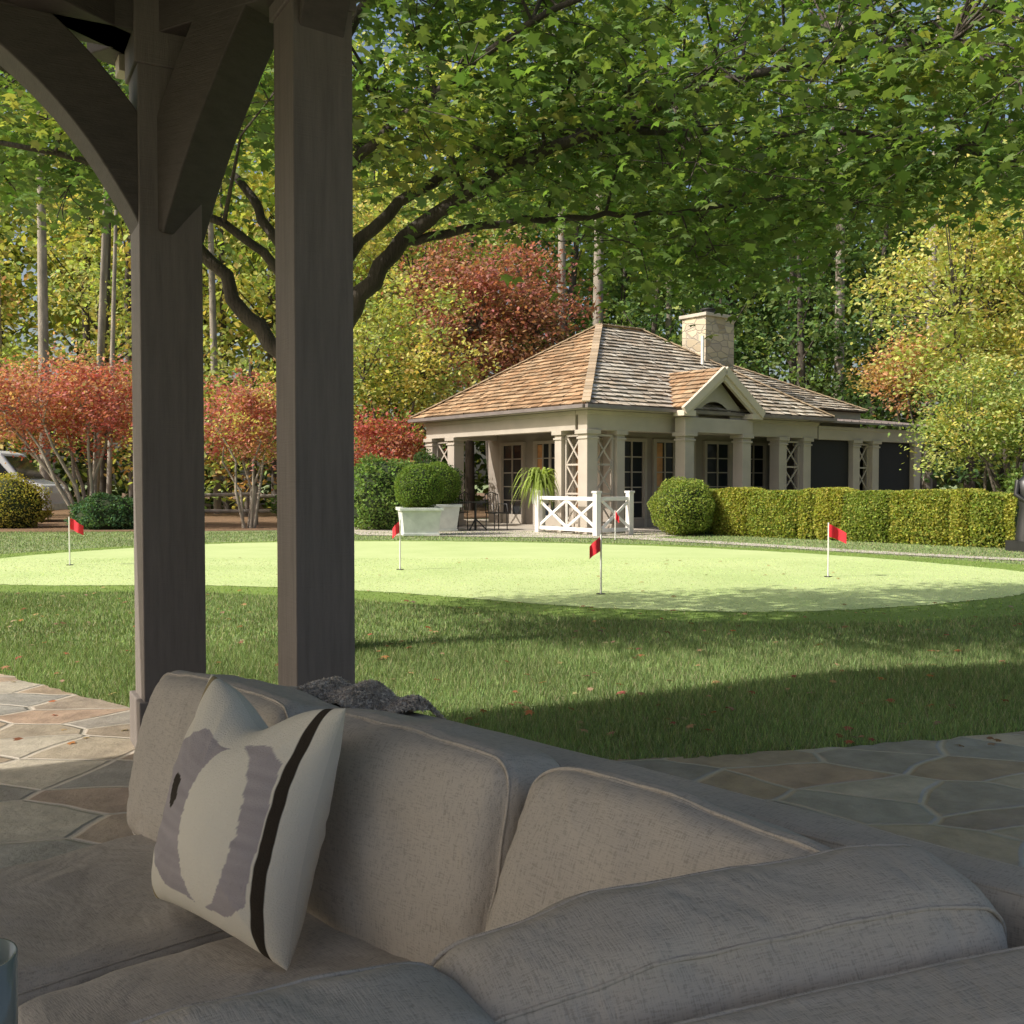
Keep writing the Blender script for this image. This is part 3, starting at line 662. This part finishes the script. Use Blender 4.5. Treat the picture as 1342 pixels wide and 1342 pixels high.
def smalltree(name,base,center,rad,ncl,nper,cr,size,cols,stems=5,bark=M_barklight,srad=.05,shape=OVAL,up=.3,shell=.35,cv=.3):
    o=empty(name); m=MB(); L=Leaves(); cc,p=clumps(center,rad,ncl,nper,cr,shell)
    for i in range(ncl): L.add(p[i],size,cols[rng.integers(len(cols))],cv,up)
    L.build('foliage',shape,M_leaf,o)
    b=Vector(base); tops=[]
    for i in range(stems):
        a=6.283*i/stems+rng.uniform(-.3,.3); sp=(.0 if stems==1 else 1)
        t=Vector(center)+Vector((math.cos(a)*rad[0]*.45*sp,math.sin(a)*rad[1]*.45*sp,-rad[2]*.2 if stems>1 else rad[2]*.5))
        b0=b+Vector((math.cos(a)*.15*sp,math.sin(a)*.15*sp,0)); pts=[b0]
        for q in(.3,.6,.85,1): pts.append(b0.lerp(t,q)+Vector((rng.normal()*.12,rng.normal()*.12,.25*math.sin(q*3.1))))
        m.tube(pts,[srad,srad*.85,srad*.65,srad*.45,srad*.25],7); tops+=pts[1:]
    for i in range(0,ncl,2):
        c=Vector(cc[i]); q=min(tops,key=lambda t:(t-c).length+max(0,t.z-c.z)); m.tube([q,q.lerp(c,.5)+Vector((0,0,-.1)),c],[srad*.35,srad*.22,srad*.08],5,cap=False)
    m.build('stems',[bark],o); return o
RED=[(.50,.14,.12),(.46,.17,.13),(.52,.25,.18),(.38,.12,.10)]
PINK=[(.60,.29,.25),(.57,.22,.20),(.58,.36,.22),(.48,.17,.15)]
YEL=[(.62,.57,.20),(.55,.54,.18),(.62,.50,.18),(.44,.47,.16)]
YG=[(.40,.47,.16),(.48,.51,.20),(.29,.37,.13)]
GRN=[(.13,.21,.08),(.18,.26,.09),(.23,.32,.11)]
DK=[(.07,.12,.05),(.09,.15,.06),(.13,.19,.07)]
smalltree('burning_bush',(-11.6,28,0),(-12.6,28.3,3.5),(3.2,2.2,1.5),170,95,.33,.11,PINK+RED[:2],9,srad=.06)
smalltree('burning_bush',(-7.2,28,0),(-7.3,28.2,2.9),(1.5,1.4,1.3),80,80,.3,.11,PINK+YEL[:1],6,srad=.045)
smalltree('burning_bush',(-4.0,31,0),(-3.9,31,2.3),(1.5,1.2,1.1),60,80,.3,.12,RED,5,srad=.04)
smalltree('red_maple_tree',(-.6,39,0),(-.8,39,7.5),(4.1,2.7,3.4),210,80,.5,.18,[(.46,.20,.17),(.41,.17,.14),(.44,.25,.18),(.35,.21,.13)],3,M_bark,.1,OVAL)
smalltree('yellow_maple_tree',(-4.2,34,0),(-4.0,34,5.2),(2.9,2.2,3.2),150,70,.45,.16,YEL+YG,3,M_bark,.08)
smalltree('yellow_maple_tree',(-6.5,42,0),(-5.5,42,9.5),(4,3,4.5),150,60,.6,.22,YEL+YG,2,M_bark,.12)
smalltree('yellow_maple_tree',(13.3,27,0),(13.0,27,6.3),(3.6,2.6,3.4),240,80,.42,.14,YEL+YG[:2],4,M_bark,.09)
smalltree('serviceberry_tree',(11.9,24.5,0),(11.6,24.5,2.8),(2.0,1.5,1.5),130,100,.3,.10,YG+[(.5,.46,.13)],5,M_bark,.05)
smalltree('orange_maple_tree',(14.6,37,0),(14.3,37,5.2),(1.8,1.4,1.5),60,70,.35,.15,[(.58,.33,.19),(.52,.38,.15)],3,M_bark,.06)
bush('boxwood_shrub',(-13.9,28.3,.62),(1.0,.9,.85),8000,.06,(.42,.39,.10),.07)
bush('laurel_shrub',(-10.9,27.6,.35),(.95,.7,.6),6000,.08,(.11,.20,.10),.12)
bush('laurel_shrub',(-3.5,27.2,.9),(1.05,.9,1.05),8000,.09,(.19,.28,.09),.12)
bush('laurel_shrub',(-2.4,28.9,1.0),(.9,.8,1.0),7000,.08,(.08,.13,.05),.12)
bush('laurel_shrub',(-5.6,30.2,.6),(1.3,.8,.8),6000,.09,(.11,.17,.06),.12)
bush('laurel_shrub',(-15.7,29.5,.7),(1.2,.9,.9),6000,.09,(.14,.21,.07),.12)
bush('laurel_shrub',(13.0,23.5,.8),(1.6,1.2,1.3),9000,.09,(.17,.24,.07),.12)
fp=empty('fern_planter',(.72,26.0,.016)); m=MB(); m.tube([(0,0,0),(0,0,.75)],[.13,.13],16); m.tube([(0,0,.7),(0,0,1.1)],[.2,.28],16); m.build('pot',[M_zinc],fp)
m=MB()
for i in range(150):
    a=rng.uniform(0,6.28); r=rng.uniform(.3,.85); hgt=rng.uniform(.35,.95); vs=[];fs=[]; w0=rng.uniform(.02,.04)
    for k in range(9):
        t_=k/8; x=r*t_; zc=1.08+hgt*math.sin(min(1,t_*.9)*2.2)-.85*t_*t_; w=w0*math.sin(math.pi*min(1,.12+t_*.88)); 
        vs+=[(x*math.cos(a)-w*math.sin(a),x*math.sin(a)+w*math.cos(a),zc-.02),(x*math.cos(a)+w*math.sin(a),x*math.sin(a)-w*math.cos(a),zc-.02)]
        if k: fs.append((2*k-2,2*k-1,2*k+1,2*k))
    g_=rng.uniform(.5,1.3); m.add(vs,fs,0,(.30*g_,.38*g_,.10*g_))
m.build('fronds',[M_leaf],fp,usecol=True)

m=MB()
xs=[-9.8,-7.6,-5.4,-3.2]
for x in xs: m.tube([(x,30.3,0),(x,30.3,1.15)],.09,7)
for i in range(3):
    for z in(.4,.85): m.tube([(xs[i]-.1,30.3,z),(xs[i+1]+.1,30.28,z+rng.normal()*.03)],.055,6)
m.build('split_rail_fence',[M_barklight])
v_=empty('white_van',(-17.2,32.5,0),math.radians(4)); m=MB()
pr=[(-2.6,.35),(-2.6,1.0),(-2.55,2.1),(-2.4,2.25),(1.0,2.25),(1.35,2.15),(1.95,1.35),(2.6,1.15),(2.72,.9),(2.72,.35)]
n=len(pr); vs=[(x,-.95,z) for x,z in pr]+[(x,.95,z) for x,z in pr]
m.add(vs,[tuple(range(n)),tuple(range(2*n-1,n-1,-1))]+[(i,n+i,n+(i+1)%n,(i+1)%n) for i in range(n)],0)
m.build('body',[M_vanpaint],v_,bevel=.05)
m=MB()
for x0,x1 in((-2.2,-1.1),(-1.0,.1)): m.bb((x0,-.965,1.4),(x1,-.953,2.0),0)
m.add([(.2,-.96,1.4),(1.7,-.96,1.4),(1.2,-.96,2.0),(.2,-.96,2.0)],[(0,1,2,3)],0); m.add([(1.42,-.85,2.07),(1.98,-.85,1.38),(1.98,.85,1.38),(1.42,.85,2.07)],[(0,1,2,3)],0)
m.build('windows',[M_glass],v_)
m=MB()
for x in(-1.7,1.75):
    for y in(-.98,.78): m.tube([(x,y,.36),(x,y+.2,.36)],.36,20,0); m.tube([(x,y-.01,.36),(x,y+.21,.36)],.2,14,1)
m.build('wheels',[M_tyre,M_vanpaint],v_)
m=MB(); m.bb((2.6,-.8,.95),(2.74,-.5,1.1),0); m.bb((2.6,.5,.95),(2.74,.8,1.1),0); m.bb((-2.64,-.9,1.1),(-2.59,-.75,1.5),1); m.bb((2.68,-.9,.38),(2.8,.9,.58),0)
m.build('lamps',[M_zinc,M_red],v_)
m=MB(); bx,by=9.46,18.8
m.box((bx,by,.1),(.5,.5,.2),0,rz=.4)
m.tube([(bx,by,.2),(bx,by,.5),(bx,by,.8),(bx,by,1.05),(bx,by,1.28),(bx,by,1.36),(bx,by,1.42)],[.2,.17,.13,.17,.19,.1,.055],18,0)
m.tube([(bx,by,1.40),(bx,by,1.45),(bx,by,1.54),(bx,by,1.63),(bx,by,1.67)],[.05,.08,.10,.08,.03],14,0)
m.tube([(bx-.17,by,1.3),(bx-.23,by-.04,1.05),(bx-.10,by-.17,.92)],[.055,.048,.035],10,0); m.tube([(bx+.17,by,1.3),(bx+.23,by-.04,1.05),(bx+.08,by-.17,.9)],[.055,.048,.035],10,0)
m.build('bronze_garden_statue',[M_darkmetal])

# ------------------------------------------------------------------ foreground shade maple
mt=empty('shade_maple_tree'); m=MB(); nodes=[]
def smooth3(pts):
    out=[];L=len(pts)
    for i in range(L-1):
        g=lambda j:np.array(pts[max(0,min(L-1,j))],float)
        p0,p1,p2,p3=g(i-1),g(i),g(i+1),g(i+2)
        for k in range(5):
            t=k/5; out.append(tuple(.5*((2*p1)+(-p0+p2)*t+(2*p0-5*p1+4*p2-p3)*t*t+(-p0+3*p1-3*p2+p3)*t**3)))
    out.append(tuple(pts[-1])); return out
def limb(pts,r0,r1):
    P=[Vector(p) for p in smooth3(pts)]; n=len(P)
    P=[p+Vector((rng.normal()*.014,rng.normal()*.014,rng.normal()*.014)) for p in P]
    R=[r0+(r1-r0)*(i/(n-1))**.8 for i in range(n)]
    m.tube(P,R,10); 
    for i in range(2,n): nodes.append((P[i],R[i]))
limb([(-1.42,7.8,-.05),(-1.48,7.8,.4),(-1.5,7.8,1.2),(-1.52,7.8,2.2),(-1.5,7.85,3.2),(-1.45,7.9,4.4),(-1.2,8.0,6)],.2,.07)
limb([(-1.5,7.8,2.0),(-1.9,7.75,2.45),(-2.32,7.7,3.05),(-2.6,7.5,3.6),(-3.4,7.2,4.1),(-4.6,7.0,4.5)],.075,.018)
limb([(-1.5,7.8,2.15),(-1.2,7.8,2.6),(-.82,7.8,3.12),(-.2,7.6,3.5),(.6,7.4,3.8),(1.6,7.2,4.1),(3.0,7.1,4.3)],.09,.02)
limb([(-1.5,7.8,2.6),(-1.15,7.9,3.15),(-.6,8.0,3.62),(.2,8.2,4.1),(1.4,8.4,4.6),(2.6,8.5,4.9)],.065,.016)
limb([(-1.5,7.85,3.2),(-1.1,7.6,3.7),(-.4,7.2,4.1),(.3,6.8,4.4),(1.2,6.5,4.6)],.05,.013)
limb([(-1.5,7.85,2.7),(-1.9,7.9,3.3),(-2.2,8.0,3.7),(-2.9,8.1,4.3),(-3.8,8.3,4.8)],.05,.013)
limb([(-1.5,7.85,2.3),(-1.8,7.5,2.95),(-2.5,7.1,3.3),(-3.2,6.8,3.5),(-4.3,6.7,3.6)],.045,.011)
limb([(-.82,7.8,3.1),(-.2,7.9,3.25),(.6,8.0,3.35),(1.4,8.0,3.4),(2.2,8.0,3.5)],.04,.011)
limb([(.6,7.4,3.8),(1.6,7.6,3.85),(2.6,7.8,3.9),(3.8,8.0,3.8),(4.6,8.2,3.7)],.035,.011)
limb([(.2,8.2,4.1),(1.2,9.0,4.2),(2.2,9.6,4.3),(3.0,10.0,4.3)],.035,.011)
limb([(-1.45,7.9,4.4),(-.8,7.5,5.0),(.4,7.2,5.4),(1.8,7.0,5.7)],.05,.015)
limb([(-1.45,7.9,4.2),(-2.2,7.5,4.9),(-3.3,7.3,5.4)],.05,.015)
zl=lambda x: np.interp(x,[-6,-4,-3,-2.2,-1.2,-.6,0,.8,1.6,2.2,2.7,3.3,4,6],[3.2,3.15,3.3,3.55,3.6,3.3,3.1,2.9,2.75,2.85,3.15,3.3,3.35,3.45])
L=Leaves(); nc=450; tot=0
for i in range(nc):
    x=rng.uniform(-5.2,5.6); y=rng.uniform(6.2,9.4) if x<0 else rng.uniform(6.2,10.3); zlo=zl(x*7.8/y)+(y-7.8)*.25
    if x<-.3 and rng.random()<.42: continue
    z=zlo+.12+rng.random()**1.1*2.9
    if z>5.0 and rng.random()<.5: continue
    c=Vector((x,y,z)); q,r=min(nodes,key=lambda t:(t[0]-c).length+.6*max(0,t[0].z-c.z))
    mid_=q.lerp(c,.5)+Vector((rng.normal()*.1,rng.normal()*.1,.12)); m.tube([q,mid_,c],[min(r*.6,.018),.009,.004],5,cap=False)
    nl=int(rng.uniform(90,190)); rad=rng.uniform(.22,.5)
    p=np.array(c)+rng.normal(size=(nl,3))*np.array([rad,rad,rad*.32])
    for k in range(4):
        e_=Vector(p[rng.integers(nl)]); m.tube([c.lerp(mid_,.3),c.lerp(e_,.5)+Vector((0,0,.03)),e_],[.005,.004,.002],4,cap=False)
    br=rng.random(); cc=(.145,.225,.07) if br<.55 else ((.20,.285,.085) if br<.87 else (.33,.36,.11))
    L.add(p,.085,cc,.3,.45); tot+=nl
L.build('foliage',MAPLE,M_mapleleaf,mt); m.build('trunk_and_limbs',[M_bark],mt)

# ------------------------------------------------------------------ forest
L=Leaves(); m=MB()
def ftree(x,y,h,rad,cols,ncl=56,nper=30,size=.34,crown=.35):
    z0=h*crown; c=(x,y,(z0+h)/2); cc,p=clumps(c,(rad,rad,(h-z0)/2),ncl,nper,rad*.2,.3)
    for i in range(ncl): L.add(p[i],size,cols[rng.integers(len(cols))],.3,.2)
    m.tube([(x,y,0),(x+rng.normal()*.2,y,h*.5),(x+rng.normal()*.4,y,h*.95)],[.22,.16,.04],8)
    for i in range(0,ncl,5): 
        q=Vector((x,y,cc[i][2]*.8)); m.tube([q,Vector(cc[i])],[.06,.015],4,cap=False)
for i in range(26):
    x=-30+i*2.5+rng.normal()*.8; y=rng.uniform(44,50)
    u=x/y
    pal=(YG+YEL) if u<-.12 else ((YG+GRN+YEL[:1]) if u<.05 else (GRN+DK if u<.38 else YG+YEL))
    ftree(x,y,rng.uniform(13,21),rng.uniform(2.4,3.6),pal,crown=rng.uniform(.12,.4))
for i in range(30):
    x=-38+i*2.6+rng.normal(); y=rng.uniform(54,62)
    ftree(x,y,rng.uniform(24,31),rng.uniform(3.4,4.8),YG+(YEL[:2] if x<4 else GRN+YG),ncl=85,nper=30,size=.58,crown=.12)
for x,y,h in((2.5,41,8),(5.5,42,11),(8.5,42,10),(11.5,41,12),(14,40,9),(17,38,10)): ftree(x,y,h,2.3,DK+GRN,ncl=65,nper=40,size=.24,crown=.02)
for x,y,h in((-19,37,10),(-16,40,13),(-12.5,38,8),(-9.5,37,6.5)): ftree(x,y,h,2.6,YG+YEL[:2]+[(.52,.32,.15)],ncl=65,nper=40,size=.22,crown=.05)
n=22000; x=rng.uniform(-45,45,n); y=rng.uniform(44,60,n); z=rng.random(n)*6; L.add(np.stack([x,y,z],1)[:n//2],.55,(.07,.10,.045),.4,.2); L.add(np.stack([x,y,z],1)[n//2:],.5,(.17,.2,.07),.4,.2)
f=L.build('distant_forest',OVAL,M_leaf); m.build('trunks',[M_bark],f)
def pine(x,y,r,h,lean=0):
    p=empty('pine_tree'); m=MB(); m.tube([(x,y,0),(x+lean*.4,y,h*.4),(x+lean,y,h)],[r*1.15,r,r*.4],10)
    LL=Leaves(); cc,q=clumps((x+lean,y,h*.88),(2,2,h*.14),26,60,.45)
    for i in range(26): LL.add(q[i],.2,DK[2],.3,.2)
    for i in range(0,26,2): m.tube([(x+lean*.9,y,min(h*.97,cc[i][2])-.3),tuple(cc[i])],[.05,.015],5,cap=False)
    m.build('trunk',[M_barklight],p); LL.build('foliage',QUAD,M_leaf,p)
for a in((-16.4,36,.17,20,0),(-15.1,37,.1,17,.8),(-15.5,38,.12,19,1),(-14.4,36.5,.08,16,.6),(2.05,42.5,.17,22,0),(3.5,42.8,.22,22,.2),(7,46,.15,20,0),(-19,38,.14,20,0),(14,44,.2,22,0),(17,42,.18,22,.3),(-11.5,40,.13,19,-.3)): pine(*a)

# ------------------------------------------------------------------ light, sky, camera
az=math.atan2(-.36,-.93); el=math.radians(39)
sd=Vector((math.cos(el)*math.cos(az),math.cos(el)*math.sin(az),math.sin(el)))
su=bpy.data.lights.new('sun','SUN'); su.energy=5; su.angle=math.radians(.5); su.color=(1,.95,.86)
so=bpy.data.objects.new('sun',su); col.objects.link(so); so.rotation_euler=sd.to_track_quat('Z','Y').to_euler()
w=bpy.data.worlds.new('World'); S.world=w; w.use_nodes=True; nt=w.node_tree
sk=nt.nodes.new('ShaderNodeTexSky'); sk.sky_type='NISHITA'; sk.sun_disc=False; sk.sun_elevation=el; sk.sun_rotation=math.atan2(sd.x,sd.y); sk.dust_density=4.5; sk.air_density=1.1; sk.ozone_density=.6
nt.links.new(sk.outputs[0],nt.nodes['Background'].inputs[0]); nt.nodes['Background'].inputs[1].default_value=.15
cam=bpy.data.cameras.new('camera'); co=bpy.data.objects.new('camera',cam); col.objects.link(co)
co.location=(0,0,1.3); co.rotation_euler=(math.radians(90-1.75),0,0); cam.lens=36; cam.sensor_width=36; cam.clip_end=1000; cam.clip_start=.05
S.camera=co
S.view_settings.view_transform='Standard'; S.view_settings.look='None'; S.view_settings.exposure=0
print('leaves',tot)
